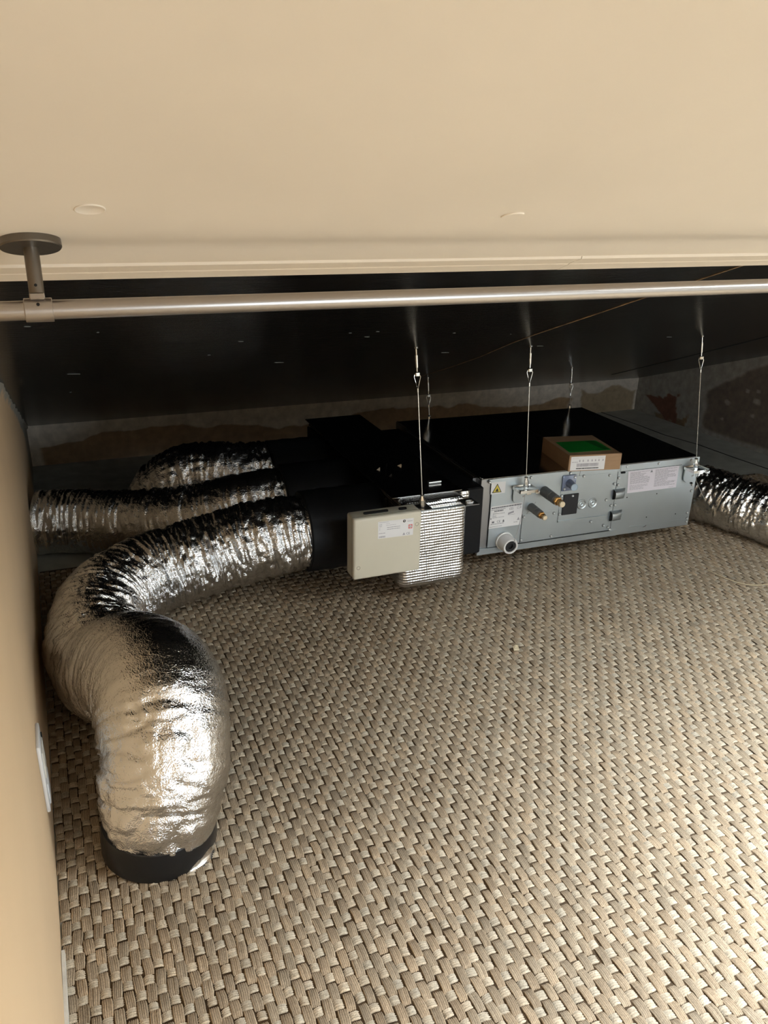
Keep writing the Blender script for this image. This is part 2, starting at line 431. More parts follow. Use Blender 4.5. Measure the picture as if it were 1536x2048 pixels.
B().prism([(-.3, .90, zcream(.90) + .004), (-.3, .925, zcream(.925) + .004), (-.3, .925, zcream(.925) + .016), (-.3, .90, zcream(.90) + .016)], (3.42, 0, 0)).obj('lining_edge', M['cream'], ceil, smooth=False)
# the skylight: frame deepened into an added shaft that blocks light to the eaves, and its pane
def slope_box(b, xa, xb, ya, yb, lo, hi):
    P = [Vector((x, y, zcream(y) + lo)) for x, y in ((xa, ya), (xb, ya), (xb, yb), (xa, yb))]
    b.prism(P, (0, 0, hi - lo))
for i, k in enumerate(SKYS):
    x0, x1, y0, y1 = k['x0'], k['x1'], k['y0'], k['y1']; b = B()
    for q in ((x0 - .03, x0 + .012, y0 - .03, y1 + .03), (x1 - .012, x1 + .03, y0 - .03, y1 + .03), (x0, x1, y0 - .03, y0 + .012), (x0, x1, y1 - .012, y1 + .03)): slope_box(b, *q, -.006, k['depth'] + .05)
    wf = b.obj('window_%d' % (i + 1), M['window_frame'], kind='structure', smooth=False)
    b = B(); slope_box(b, x0 + .012, x1 - .012, y0 + .012, y1 - .012, k['depth'], k['depth'] + .006); b.obj('pane', M['glass'], wf, smooth=False)
# two filled lamp holes in the lining, standing a hair proud
NC = Vector((0, -SL, -1)).normalized()
for i, (x, y, r, full) in enumerate(((.032, .745, .0125, True), (.437, .756, .0115, False))):
    q = NC.to_track_quat('Z', 'X').to_matrix().to_4x4()
    c = Vector((x, y, zcream(y) - .0010))
    b = B()
    b.lathe(c - NC * .003, NC, [(0, r), (.0032, r), (.0036, r * .94), (.0030, r * .86), (.0028, .0005)] if full else [(0, r), (.0024, r), (.0030, r * .93), (.0026, r * .85), (.0022, .0005)], 40)
    if not full:
        e1 = Vector((1, 0, 0)); e2 = Vector((0, -1, SL)).normalized()
        b.tube([c + NC * .0006 + e1 * .0125 * math.cos(q) + e2 * .0125 * math.sin(q) for q in [math.radians(60 + 125 * k / 16) for k in range(17)]], .0011, 8)
    b.obj('filled_hole', M['trim'], ceil)
# cream batten along the lower edge of the lining, in two lengths
def batten(name, x0, x1, d=0):
    ps = [(.917, -.0002), (.919, .0030), (.931, .0030), (.9325, .0022), (.945, .0022), (.9465, .0030), (.972 + d, .0034), (.974 + d, .0022), (.974 + d, -.014), (.917, -.014)]
    P = [Vector((x0, y, zcream(y))) + NC * o for y, o in ps]
    return B().prism(P, (x1 - x0, 0, 0)).obj(name, M['trim'], kind='structure', smooth=False)
batten('trim_1', -.12, .6365); batten('trim_2', .6375, 3.02, .001)

# ------------------------------------------------------------------ sisal carpet, woven strand by strand
PX, PY = .0160, .0235
CX1, CY0, CY1 = 2.74, .38, 2.485
carpet = thing('sisal_carpet', 'woven beige sisal carpet with basket weave covering the loft floor', 'carpet', (1.2, 1.0, 0))
W0 = np.array((1.2, 1.0, 0))
# backing follows the wall on the left with a slightly ragged cut
ye = np.concatenate([np.linspace(-2.5, .4, 8), np.linspace(.42, CY1, 120)])
xe = np.array([xleft(y) + .002 + .005 * float(vnoise(np.array(y * 14), np.array(2.0))) for y in ye])
top = np.concatenate([np.c_[xe, ye, np.full(len(ye), .0025)], np.c_[np.full(len(ye), CX1), ye, np.full(len(ye), .0025)],
                      np.c_[xe, ye, np.full(len(ye), .0003)], np.c_[np.full(len(ye), CX1), ye, np.full(len(ye), .0003)]]) - W0
n = len(ye); F = []
for i in range(n - 1):
    F += [(i, n + i, n + i + 1, i + 1), (2 * n + i, i, i + 1, 2 * n + i + 1), (n + i, 3 * n + i, 3 * n + i + 1, n + i + 1)]
F.append((0, 2 * n, 3 * n, n)); F.append((n - 1, 2 * n - 1, 4 * n - 1, 3 * n - 1))
link('backing', np_mesh('backing', top, F), M['carpet_back'], carpet)
B().prism([Vector((x, y, .0026)) - Vector(W0) for x, y in ((-.095, -2.55), (CX1, -2.55), (CX1, CY0 - .01), (-.10, CY0 - .01))], (0, 0, .004)).obj('plain_weave', M['sisal_plain'], carpet, smooth=False)
def weave(name, cx, cy, L, Wd, H, nl, strands, along_y, tint, base, zoff):
    """every bundle: nl stations along it, ridged across by its strands"""
    k = len(cx); na = strands * 2 + 1
    rg = np.random.default_rng(5 if along_y else 6)
    t = np.linspace(-1, 1, nl); a = np.linspace(-1, 1, na)
    T, A = np.meshgrid(t, a, indexing='ij')
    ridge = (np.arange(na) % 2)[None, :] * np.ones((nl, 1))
    arch = np.sqrt(np.clip(1 - np.abs(T) ** 2.4, 0, 1))
    prof = H * arch * (1 - .22 * A ** 4) + .0022 * (ridge - 1) * (.4 + .6 * arch)
    jit = lambda s: (rg.random(k)[:, None, None] - .5) * 2 * s
    l = (L / 2) * T[None] * (1 + jit(.10)) + jit(.0018)
    w = (Wd / 2) * A[None] * (1 - .12 * np.abs(T[None]) ** 3) * (1 + jit(.08)) + jit(.0010) + .0012 * T[None] * jit(1.0) + .0007 * (rg.random((k, nl, 1)) - .5)
    z = zoff + prof[None] * (1 + jit(.18)) + (rg.random((k, 1, na)) - .5) * .0011 + (rg.random((k, nl, na)) - .5) * .0004
    X, Y = (cx[:, None, None] + w, cy[:, None, None] + l) if along_y else (cx[:, None, None] + l, cy[:, None, None] + w)
    V = np.stack([X, Y, z], -1).reshape(-1, 3)
    f0 = grid_faces(nl, na); F = (f0[None] + (np.arange(k) * nl * na)[:, None, None]).reshape(-1, 4)
    if not along_y: F = F[:, ::-1]
    F = F[:, ::-1]
    tone = 1 + tint * (rg.random((k, 1, 1)) - .5) * 2 + .30 * (rg.random((k, 1, na)) - .5)
    warm = (rg.random((k, 1, 1)) - .5) * .06
    shade = tone * (np.where(ridge[None] > 0, 1.0, .50 if along_y else .72))  # valleys between strands painted darker, standing in for the shade there
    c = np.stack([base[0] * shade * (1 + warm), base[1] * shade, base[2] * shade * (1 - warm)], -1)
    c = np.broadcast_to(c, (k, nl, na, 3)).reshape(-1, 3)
    return link(name, np_mesh(name, V - W0, F, True, c), M['sisal'], carpet, kind='stuff')
ci, rk = np.meshgrid(np.arange(int((CX1 + .2) / PX)), np.arange(int((CY1 - CY0) / PY)), indexing='ij')
ci = ci.ravel(); rk = rk.ravel()
Y = CY0 + PY * (rk + .5); X = np.interp(Y, [a for a, b in LW], [b for a, b in LW]) + .0015 + PX * (ci + .5)
X = X + .0022 * (vnoise(Y * 3, X * 3) - .5); Y = Y + .003 * (vnoise(X * 4 + 9, Y * 4) - .5)
xl = np.interp(Y, ye, xe)
ok = X > -1
up = (ci + rk) % 2 == 0
warp = ok & ~up & (Y < CY1 - .018); weft = ok & up & (Y < CY1 - .008)
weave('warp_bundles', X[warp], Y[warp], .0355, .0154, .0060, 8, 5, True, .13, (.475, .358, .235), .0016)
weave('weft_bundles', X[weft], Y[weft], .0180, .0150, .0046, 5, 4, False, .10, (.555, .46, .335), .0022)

# ------------------------------------------------------------------ flexible foil ducts
def catmull(P, n):
    P = [np.array(p, float) for p in P]
    P = [2 * P[0] - P[1]] + P + [2 * P[-1] - P[-2]]
    out = []
    for i in range(1, len(P) - 2):
        for t in np.linspace(0, 1, 40, endpoint=False):
            a, b, c, d = P[i - 1], P[i], P[i + 1], P[i + 2]
            out.append(.5 * (2 * b + (c - a) * t + (2 * a - 5 * b + 4 * c - d) * t * t + (3 * b - a - 3 * c + d) * t ** 3))
    out.append(P[-2]); out = np.array(out)
    s = np.r_[0, np.cumsum(np.linalg.norm(np.diff(out, axis=0), axis=1))]
    q = np.linspace(0, s[-1], n)
    return np.stack([np.interp(q, s, out[:, k]) for k in range(3)], 1), q
def duct_mesh(name, P, R, origin, seed, step=.0026, nth=180, amp=1.0, floor=True, calm=()):
    """R: list of (fraction of the length, radius); calm: (fraction, angle range) zones of smooth foil"""
    _, q = catmull(P, 50); n = int(q[-1] / step)
    c, q = catmull(P, n)
    T = np.gradient(c, axis=0); T /= np.linalg.norm(T, axis=1)[:, None]
    up = np.array((0, 0, 1.)); up = up - T[0] * (up @ T[0]); up /= np.linalg.norm(up)
    U = []
    for t in T:
        up = up - t * (up @ t); up /= np.linalg.norm(up); U.append(up)
    U = np.array(U); W = np.cross(T, U)
    # signed curvature: the inner side of a bend is crumpled, the outer side stretched
    K = np.gradient(T, axis=0) / np.gradient(q)[:, None]
    th = np.linspace(0, 2 * np.pi, nth, endpoint=False)
    D = U[:, None, :] * np.cos(th)[None, :, None] + W[:, None, :] * np.sin(th)[None, :, None]
    inner = np.einsum('ik,ijk->ij', K, D)                     # > 0 towards the centre of the bend
    fr = q / q[-1]
    r = np.interp(fr, [a for a, b in R], [b for a, b in R])
    S2, TH = np.meshgrid(q, th, indexing='ij')
    u = TH / (2 * np.pi)
    def rid(fs, ft, off):
        return 1 - np.abs(2 * vnoise(u * ft + 0, S2 * fs + off + 1.3 * vnoise(u * 7, S2 * 9 + off, 7), ft) - 1)
    o = seed * 13.7
    fine = rid(75, 9, o) ** 2
    streak = rid(150, 8, o + 21) ** 3 * sm(.40, .62, vnoise(u * 9, S2 * 16 + o + 7, 9))
    mid = rid(38, 6, o + 40) ** 2
    def crease(fu, fs, off):                                  # crumpled facets: kinks with flat sides
        a = vnoise(u * fu, S2 * fs + off + 2.0 * vnoise(u * 9, S2 * 14 + off, 9), fu)
        return np.abs(2 * a - 1)
    facet = crease(22, 55, o + 3) + .6 * crease(44, 120, o + 8) + .35 * crease(80, 210, o + 5)
    act = .50 + .60 * sm(.32, .60, vnoise(u * 5, S2 * 5 + o, 5)) + np.clip(inner * .10, -.25, .9)
    coil = np.cos(2 * np.pi * (S2 / .026 + u))
    d = amp * act * (-.0050 * fine - .0055 * mid + .0046 * (facet - .8) - .0030 * streak) + .0006 * coil * amp + .006 * (vnoise(u * 4, S2 * 6 + o, 4) - .5) * amp
    d = d + np.where(inner > 0, -.004 * np.clip(inner / 6, 0, 1) * (1 + np.cos(2 * np.pi * S2 / .02)), 0)
    # clamped at both ends
    fade = np.minimum(sm(0, .02, S2), sm(0, .02, q[-1] - S2)) * .9 + .1
    rad = r[:, None] + d * fade
    # tighter on the inside of a strong bend
    rad = np.where(inner > 1e-3, np.minimum(rad, .93 / np.maximum(inner, 1e-3)), rad)
    V = c[:, None, :] + D * rad[:, :, None]
    if floor:
        z = V[..., 2]; lo = .010
        V[..., 2] = np.where(z < lo, lo - .25 * 0 + (z - lo) * .03, z)
    V = V.reshape(-1, 3) - np.array(origin)
    F = grid_faces(n, nth, True)
    me = np_mesh(name, V, F[:, ::-1], True)
    return me, c, T, q
def sleeve(name, a, b_, r, parent, origin, m):
    a = Vector(a) - Vector(origin); b_ = Vector(b_) - Vector(origin)
    d = (b_ - a).length
    prof = [(0, r * .97), (.004, r)] + [(d * k / 10, r + .0012 * math.sin(k * 2.1)) for k in range(1, 10)] + [(d - .004, r), (d, r * .965)]
    return B().lathe(a, b_ - a, prof, 64).obj(name, m, parent)

D1 = dict(P=[(.60, 2.07, .205), (.46, 2.085, .190), (.30, 2.10, .158), (.13, 2.075, .132), (.015, 1.96, .126), (-.018, 1.79, .126), (.002, 1.62, .150), (.048, 1.47, .212), (.080, 1.345, .238), (.078, 1.255, .185), (.060, 1.215, .10), (.052, 1.215, .045)],
          R=[(0, .110), (.04, .118), (.3, .119), (.55, .120), (.72, .124), (.86, .124), (.93, .118), (.97, .108), (1, .100)])
front_duct = thing('flexible_duct', 'front crinkled silver foil duct ending in a black collar on the carpet', 'duct', (0.0, 1.8, 0))
me, c, T, q = duct_mesh('foil_sleeve', D1['P'], D1['R'], (0, 1.8, 0), 1)
link('foil_sleeve', me, M['foil'], front_duct)
sleeve('tape_cuff', (.805, 2.07, .205), (.572, 2.0725, .2035), .119, front_duct, (0, 1.8, 0), M['black_tape'])
# open black collar standing on the carpet
b = B(); cc = Vector((.050, 1.215, .0075)) - Vector((0, 1.8, 0))
b.lathe(cc, Vector((.05, -.03, 1)), [(0, .0985), (0, .1025), (.012, .1035), (.04, .1025), (.058, .100), (.058, .096), (.02, .0965)], 72)
b.obj('collar', M['black_collar'], front_duct)
# scrap of foil tape folded under the collar's right edge
an = np.linspace(-1.22, -.42, 40); V = []
for j, (r_, z_) in enumerate(((.1038, .0165), (.1050, .0095), (.1095, .0030), (.1130, .0012))):
    w_ = vnoise(an * 14, an * 0 + 3.3 * j) - .5
    env = np.sin((an - an[0]) / (an[-1] - an[0]) * np.pi) ** .6
    rr_ = .1036 + (r_ - .1036) * env + .0016 * w_ * env; zz_ = z_ * env + .001 * w_
    V += list(np.stack([cc.x + rr_ * np.cos(an), cc.y + rr_ * np.sin(an), cc.z - .004 + zz_], 1))
link('foil_tape', np_mesh('foil_tape', V, grid_faces(4, 40), False), M['foil_smooth'], front_duct)

mid_duct = thing('flexible_duct', 'middle crinkled foil duct running straight into the left wall', 'duct', (.2, 2.5, 0))
me, *_ = duct_mesh('foil_sleeve', [(.60, 2.33, .205), (.46, 2.35, .188), (.30, 2.41, .150), (.12, 2.52, .120), (-.03, 2.60, .112), (-.150, 2.63, .112)],
                   [(0, .108), (.05, .116), (.4, .112), (.8, .108), (1, .106)], (.2, 2.5, 0), 2, step=.003)
link('foil_sleeve', me, M['foil'], mid_duct)
sleeve('tape_cuff', (.805, 2.33, .205), (.575, 2.3325, .2035), .117, mid_duct, (.2, 2.5, 0), M['black_tape'])

rear_duct = thing('flexible_duct', 'rear crinkled foil duct bending down to bare floor behind the other two', 'duct', (.3, 2.7, 0))
me, *_ = duct_mesh('foil_sleeve', [(.62, 2.59, .205), (.52, 2.60, .210), (.41, 2.63, .212), (.31, 2.66, .195), (.245, 2.69, .135), (.225, 2.71, .06), (.222, 2.715, .012)],
                   [(0, .108), (.05, .116), (.5, .118), (.9, .112), (1, .104)], (.3, 2.7, 0), 3, step=.003, floor=False)
link('foil_sleeve', me, M['foil'], rear_duct)
sleeve('tape_cuff', (.805, 2.59, .205), (.60, 2.5925, .205), .117, rear_duct, (.3, 2.7, 0), M['black_tape'])

right_duct = thing('flexible_duct', 'crinkled foil duct right of the metal unit at the picture edge', 'duct', (2.2, 1.9, 0))
me, *_ = duct_mesh('foil_sleeve', [(1.99, 2.36, .17), (2.045, 2.30, .145), (2.10, 2.17, .118), (2.165, 1.97, .110), (2.225, 1.75, .110), (2.29, 1.45, .110), (2.36, 1.10, .110)],
                   [(0, .098), (.1, .104), (1, .106)], (2.2, 1.9, 0), 5, step=.003)
link('foil_sleeve', me, M['foil'], right_duct)
sleeve('tape_cuff', (1.927, 2.375, .18), (2.02, 2.345, .158), .102, right_duct, (2.2, 1.9, 0), M['black_tape'])

# ------------------------------------------------------------------ ceiling-hung metal fan coil unit
W, D, H = .819, .680, .247
U0 = (1.104, 1.986, .083)
unit = thing('fan_coil_unit', 'flat galvanised metal air conditioning unit hung on wires under the black slope', 'air conditioner', U0, (0, math.radians(.75), 0))
def U(X, Z):                                   # measured on the front face -> unit's own x, z
    x = X - U0[0]; return x, Z - U0[2] + .0135 * x
b = B(); b.box((W / 2, D / 2 + .0015, H / 2), (W, D - .003, H), .0015, seg=1)
b.obj('casing', M['galv_dark'], unit, smooth=False)
def plate(name, x0, x1, z0, z1, t=.0012, y=0.0, m='galv', bev=0):
    return B().box(((x0 + x1) / 2, y - t / 2, (z0 + z1) / 2), (x1 - x0, t, z1 - z0), bev, seg=1).obj(name, M[m], unit, smooth=False)
# front made of several folded sheets
plate('front_panel', .036, .512, .021, H - .001, .0014)
plate('front_panel', .494, W + .001, .0, H - .022, .0020)
plate('front_flange', .502, W, H - .0215, H - .0005, .0032)
plate('bottom_flange', .0, .52, .0, .0195, .0040)
plate('corner_tab', .024, .040, H - .014, H - .002, .0018)
plate('inspection_panel', .151, .274, .0225, .118, .0028)
plate('connection_plate', .283, .470, .081, .226, .0026)
B().prism([(.283, -.0026, .081), (.470, -.0026, .079), (.470, -.0026, .075), (.283, -.0026, .076)], (0, -.004, 0)).obj('folded_lip', M['galv'], unit, smooth=False)
def joint(x0, z0, x1, z1, y, w=.0012):
    d = Vector((x1 - x0, 0, z1 - z0)); n_ = Vector((-d.z, 0, d.x)).normalized() * w / 2; a_ = Vector((x0, y, z0)); b_ = Vector((x1, y, z1))
    B().prism([a_ + n_, b_ + n_, b_ - n_, a_ - n_], (0, -.0004, 0)).obj('sheet_joint', M['hole'], unit, smooth=False)
joint(.151, .0222, .151, .119, -.0027); joint(.100, .0215, .512, .0215, -.0012, .0016); joint(.0355, .02, .0355, H - .015, -.0010, .0016)
joint(.494, .0, .494, H - .022, -.0018, .0010); joint(.502, H - .0222, W - .07, H - .0222, -.0021, .0018); joint(.346, .215, .348, H - .004, -.0013, .0008); joint(.283, .077, .284, .12, -.0024, .0010)
joint(.166, .118, .196, .155, -.0013, .0006)
# crease of the lower fold and a dent on the right-hand panel
B().prism([(.570, -.0020, .0255), (.800, -.0020, .0245), (.800, -.0020, .0235), (.570, -.0020, .0240)], (0, -.0012, 0)).obj('fold_line', M['galv'], unit, smooth=False)
B().tube([(.628, -.0028, .016), (.634, -.0034, .0165), (.640, -.003, .021)], .0013, 6).obj('dent', M['galv_dark'], unit)
# top lid with a raised rim and a centre joint
B().box((W / 2, D / 2, H + .0006), (W - .004, D - .004, .0012)).obj('lid', M['galv_top'], unit, smooth=False)
b = B(); b.box((.004, D / 2, H + .002), (.004, D - .01, .0022)); b.obj('lid_rim', M['galv_top'], unit, smooth=False)
b = B(); b.box((W / 2 + .02, D / 2, H + .0018), (.012, D - .02, .0014)); b.obj('lid_joint', M['galv_top'], unit, smooth=False)
b = B(); b.box((-.0015, D / 2 - .03, H / 2), (.003, D - .16, H - .012)); b.box((-.006, .035, H / 2), (.012, .0025, H - .01)); b.obj('side_flange', M['galv_dark'], unit, smooth=False)
# domed screws
sb = B(); sb.lathe((0, 0, 0), (0, -1, 0), [(0, .0048), (.0006, .0048), (.0007, .0039), (.0022, .0037), (.0040, .0025), (.0046, .0004)], 14)
screw_me = sb.mesh('screw', True); screw_me.materials.append(M['screw_head']); screw_me.materials.append(M['rubber'])
for p_ in screw_me.polygons:
    if p_.center.xz.length > .0039: p_.material_index = 1
SCR = [(1.4662, .3019), (1.5649, .2937), (1.6031, .2804), (1.5888, .2619), (1.6033, .2562), (1.5646, .2093), (1.5872, .1870), (1.6033, .1869), (1.3916, .2449), (1.3912, .1822), (1.3698, .1890), (1.5163, .1397), (1.5682, .1191), (1.5868, .1102), (1.5953, .1015), (1.4154, .3174),
       (1.6293, .3158), (1.7545, .3133), (1.8884, .3115), (1.9115, .2207), (1.9129, .1986), (1.912, .1186), (1.915, .0979), (1.915, .086), (1.2725, .3192), (1.2611, .1909), (1.2588, .1126), (1.3688, .1102), (1.1292, .3212)]
for X, Z in SCR:
    x, z = U(X, Z); link('screw', screw_me, None, unit, (min(x, .813), -.0026, z))
for X, Z in ((1.6476, .2074), (1.7682, .2056), (1.7404, .125), (1.8622, .1205)):
    x, z = U(X, Z); B().cyl((x, -.0022, z), (x, -.0008, z), .0022, n=10).obj('rivet_hole', M['hole'], unit)
for X, Z, w in ((1.617, .2968, .018), (1.906, .2275, .010)):
    x, z = U(X, Z); B().box((x, -.0022, z), (w, .0012, .0055), .0025, seg=2).obj('slot', M['hole'], unit)
# pressed grips: a scoop with a dark mouth on its left
for X, Z in ((1.6128, .2240), (1.6121, .1485)):
    x, z = U(X, Z); w, h = .046, .036
    n1, n2 = 10, 12; g = []
    for i in range(n1):
        a = i / (n1 - 1)
        for j in range(n2):
            bq = j / (n2 - 1)
            dep = .015 * math.sqrt(max(0, 1 - a ** 2.2)) * (1 - abs(2 * bq - 1) ** 4)
            g.append((x - w / 2 + w * a, -.0022 - dep, z + (bq - .5) * h))
    hg = link('grip', np_mesh('grip', g, grid_faces(n1, n2), True), M['galv'], unit)
    B().prism([(x - w / 2 + .0005, -.0022 - .0145 * (1 - abs(2 * t / 10 - 1) ** 4), z + (t / 10 - .5) * h * .96) for t in range(11)], (.0006, 0, 0)).obj('mouth', M['hole'], hg, smooth=False)
# pressed knock-outs
for X, Z in ((1.4719, .2058), (1.5132, .2056)):
    x, z = U(X, Z); nn = 40; rad = [.0172, .0160, .0145, .0115, .0105, .0085, .0072, .0055, .0035, .0015, .0002]; dep = [0, .0020, .0022, -.0008, -.0018, -.0022, .0004, .0008, -.0004, -.0008, -.0008]
    V = [(x + r * math.cos(2 * math.pi * k / nn), -.0034 - d, z + r * math.sin(2 * math.pi * k / nn)) for r, d in zip(rad, dep) for k in range(nn)]
    link('knockout', np_mesh('knockout', V, grid_faces(len(rad), nn, True), True), M['galv'], unit)
# black cover plate with one screw
x0, z0 = U(1.3988, .178); x1, z1 = U(1.4550, .247)
cp = B().box(((x0 + x1) / 2, -.0042, (z0 + z1) / 2), (x1 - x0, .0036, z1 - z0), .0015, seg=1).obj('cover_plate', M['rubber'], unit, smooth=False)
link('screw', screw_me, None, cp, ((x0 + x1) / 2 + .004, -.006, z1 - .006))
# smoky blue sight glass
x0, z0 = U(1.3871, .2607); x1, z1 = U(1.4380, .3119); xc, zc = (x0 + x1) / 2, (z0 + z1) / 2
sg = B().box((xc, -.0045, zc), (x1 - x0, .005, z1 - z0), .003).obj('sight_glass', M['blue_clear'], unit)
B().cyl((xc, -.006, zc), (xc - .004, -.040, zc - .002), .0135, .0115, 24).obj('tube', M['blue_clear'], sg)
B().lathe((xc - .004, -.0395, zc - .002), (-.1, -1, -.04), [(0, .0118), (.002, .0118), (.003, .0105), (.002, .0095), (.002, .0005)], 24).obj('lens', M['blue_lens'], sg)
for sx, sz in ((1, 1), (-1, -1)):
    link('screw', screw_me, None, sg, (xc + sx * .017, -.0068, zc + sz * .018))
# refrigerant stubs with brass flare nuts
def stub(X, Z, s, L):
    x, z = U(X, Z); a = (x, -.001, z); ax = (-.02, -1, -.05)
    p = B().lathe(a, ax, [(0, .0195 * s), (L * .42, .0190 * s), (L * .43, .0165 * s)], 24).obj('pipe_stub', M['pipe_grey'], unit)
    B().lathe((a[0] + ax[0] * L * .42, a[1] + ax[1] * L * .42, a[2] + ax[2] * L * .42), ax, [(0, .0168 * s), (.002, .0185 * s), (L * .24, .0185 * s), (L * .27, .0150 * s)], 6 if s > .9 else 24).obj('sleeve', M['pipe_grey'], p, smooth=False)
    q0 = tuple(a[k] + ax[k] * L * .68 for k in range(3))
    B().lathe(q0, ax, [(0, .0150 * s), (.003, .0165 * s), (L * .10, .0165 * s), (L * .115, .0120 * s), (L * .17, .0115 * s), (L * .175, .0132 * s), (L * .24, .0132 * s), (L * .25, .0125 * s)], 6).obj('flare_nut', M['brass'], p, smooth=False)
    q1 = tuple(a[k] + ax[k] * L * .925 for k in range(3))
    B().lathe(q1, ax, [(0, .0110 * s), (L * .07, .0110 * s), (L * .085, .0085 * s)], 20).obj('end_cap', M['brass_end'], p)
stub(1.3261, .2682, .84, .108); stub(1.2845, .2206, .68, .086)
# white drain socket with black rubber insert
x, z = U(1.1972, .1197)
ds = B().lathe((x, -.002, z), (-.02, -1, -.04), [(0, .0300), (.006, .0300), (.007, .0272), (.040, .0262), (.046, .0240), (.046, .0190), (.030, .0185)], 40).obj('drain_socket', M['white_plastic'], unit)
B().lathe((x, -.030, z - .001), (-.02, -1, -.04), [(0, .0188), (.014, .0188), (.0145, .0090), (.008, .0085), (.008, .0005)], 32).obj('rubber_plug', M['rubber'], ds)
# hanging brackets at the four corners
def bracket(x, y, z, sgn):
    br = B().box((x, y, z), (.066, .052, .0028), .006, seg=2).obj('hanging_bracket', M['zinc'], unit)
    if sgn < 0:
        b = B(); pts = [(-.028, .0), (.028, .0), (.028, -.032), (.020, -.047), (.006, -.052), (-.016, -.052), (-.026, -.044), (-.028, -.034)]
        b.prism([(x + px, y + .0245, z + pz) for px, pz in pts], (0, -.004, 0)); b.obj('web', M['galv'], br, smooth=False)
        B().box((x + .030, y - .018, z - .006), (.014, .010, .009), .001).obj('turned_ear', M['zinc'], br, smooth=False)
        B().box((x - .002, y - .020, z - .005), (.017, .010, .010), .001).obj('turned_ear', M['zinc'], br, smooth=False)
        B().prism([(x + .004, y + .0205, z - .030), (x + .013, y + .0205, z - .027), (x + .013, y + .0205, z - .030), (x + .006, y + .0205, z - .035)], (0, -.0014, 0)).obj('tongue', M['galv_dark'], br, smooth=False)
    return br
bx1, bz1 = U(1.240, .2955); bx2, bz2 = U(1.892, .2870)
bracket(bx1, -.030, bz1, -1); bracket(bx2, -.030, bz2, -1)
bracket(.152, D + .024, .215, 1); bracket(.782, D + .024, .215, 1)
# printed labels: paper sheet > print
def quad(name, P, t, m, parent):
    return B().prism(P, (0, -t, 0)).obj(name, m, parent, smooth=False)
def bilinear(P, u, v):
    P = [Vector(p) for p in P]                  # corners: top-left, top-right, bottom-right, bottom-left; v downwards
    return P[0] * (1 - u) * (1 - v) + P[1] * u * (1 - v) + P[2] * u * v + P[3] * (1 - u) * v
def print_bars(name, P, bars, y, m, parent):
    b = B()
    for u0, u1, v0, v1 in bars:
        b.prism([bilinear(P, u0, v0) + Vector((0, y, 0)), bilinear(P, u1, v0) + Vector((0, y, 0)), bilinear(P, u1, v1) + Vector((0, y, 0)), bilinear(P, u0, v1) + Vector((0, y, 0))], (0, -.00012, 0))
    return b.obj(name, m, parent, kind='stuff', smooth=False)
def lines(u0, u1, v0, v1, n, rr, fill=.55, ragged=.5):
    out = []; dv = (v1 - v0) / n
    for k in range(n):
        u = u0; end = u1 - (u1 - u0) * rr.random() * ragged * (rr.random() < .5)
        while u < end - .01:
            w = min(rr.uniform(.02, .07), end - u); out.append((u, u + w, v0 + k * dv, v0 + k * dv + dv * fill)); u += w + .008
    return out
FACE = -.0022
def corners(pts, y):
    return [(*[U(*p)[0]], y, U(*p)[1]) for p in pts]
rr = random.Random(11)
# yellow warning triangle
P = corners([(1.1405 - .004, .3180), (1.1737 + .012, .3170), (1.1737 + .012, .2800), (1.1405 - .004, .2805)], -.0016)
wl = quad('warning_label', P, .0003, M['paper'], unit)
tri = corners([(1.1573, .3132), (1.1737, .2838), (1.1405, .2841)], -.0020)
quad('triangle_border', tri, .0002, M['black_print'], wl)
cx = sum(p[0] for p in tri) / 3; cz = sum(p[2] for p in tri) / 3
quad('triangle', [(cx + (p[0] - cx) * .80, -.0023, cz + (p[2] - cz) * .80) for p in tri], .0002, M['yellow'], wl)
b = B(); flame = [(0, .006), (.0025, .0022), (.0045, -.001), (.003, -.0042), (-.003, -.0042), (-.0045, -.001), (-.0022, .0015)]
b.prism([(cx + a, -.0026, cz - .001 + c_) for a, c_ in flame], (0, -.0002, 0)); b.prism([(cx - .006, -.0026, cz - .0062), (cx + .006, -.0026, cz - .0062), (cx + .006, -.0026, cz - .0052), (cx - .006, -.0026, cz - .0052)], (0, -.0002, 0))
b.obj('flame_symbol', M['black_print'], wl, smooth=False)
# rating label
P = corners([(1.1418, .2391), (1.2512, .2415), (1.2539, .1665), (1.1391, .1668)], -.0018)
rl = quad('rating_label', P, .0003, M['paper'], unit)
bars = lines(.02, .98, .05, .12, 1, rr, .8, 0) + lines(.02, .5, .15, .19, 1, rr) + lines(.12, .40, .20, .26, 1, rr, .9, 0) + lines(.08, .45, .30, .56, 6, rr, .35, .9)
bars += [(.02, .05, .52, .58)] + lines(.05, .45, .80, .84, 1, rr) + lines(.02, .40, .92, .95, 1, rr) + lines(.76, .93, .84, .87, 1, rr)
bars += [(.60, .71, .17, .18), (.60, .61, .17, .26), (.70, .71, .17, .26), (.60, .71, .25, .26), (.65, .66, .17, .26)]     # open-book symbol
bars += [(.84, .96, .15, .16), (.95, .96, .15, .24), (.84, .85, .20, .24), (.84, .96, .235, .245)]
bars += [(.08, .15, .68, .76)] + [(.42, .45, .66, .70), (.41, .46, .70, .77)]
print_bars('print', P, bars, -.0004, M['ink'], rl)
print_bars('print', P, [(.56 + .035 * k, .60 + .035 * k, .38 - .012 * k, .46 - .012 * k) for k in range(5)] + [(.56, .78, .47, .485)], -.0004, M['ink_soft'], rl)
p = bilinear(P, .285, .72); text('ce_mark', 'CE', .0105, M['ink'], rl, (p.x, p.y - .0005, p.z), (math.radians(90), 0, 0))
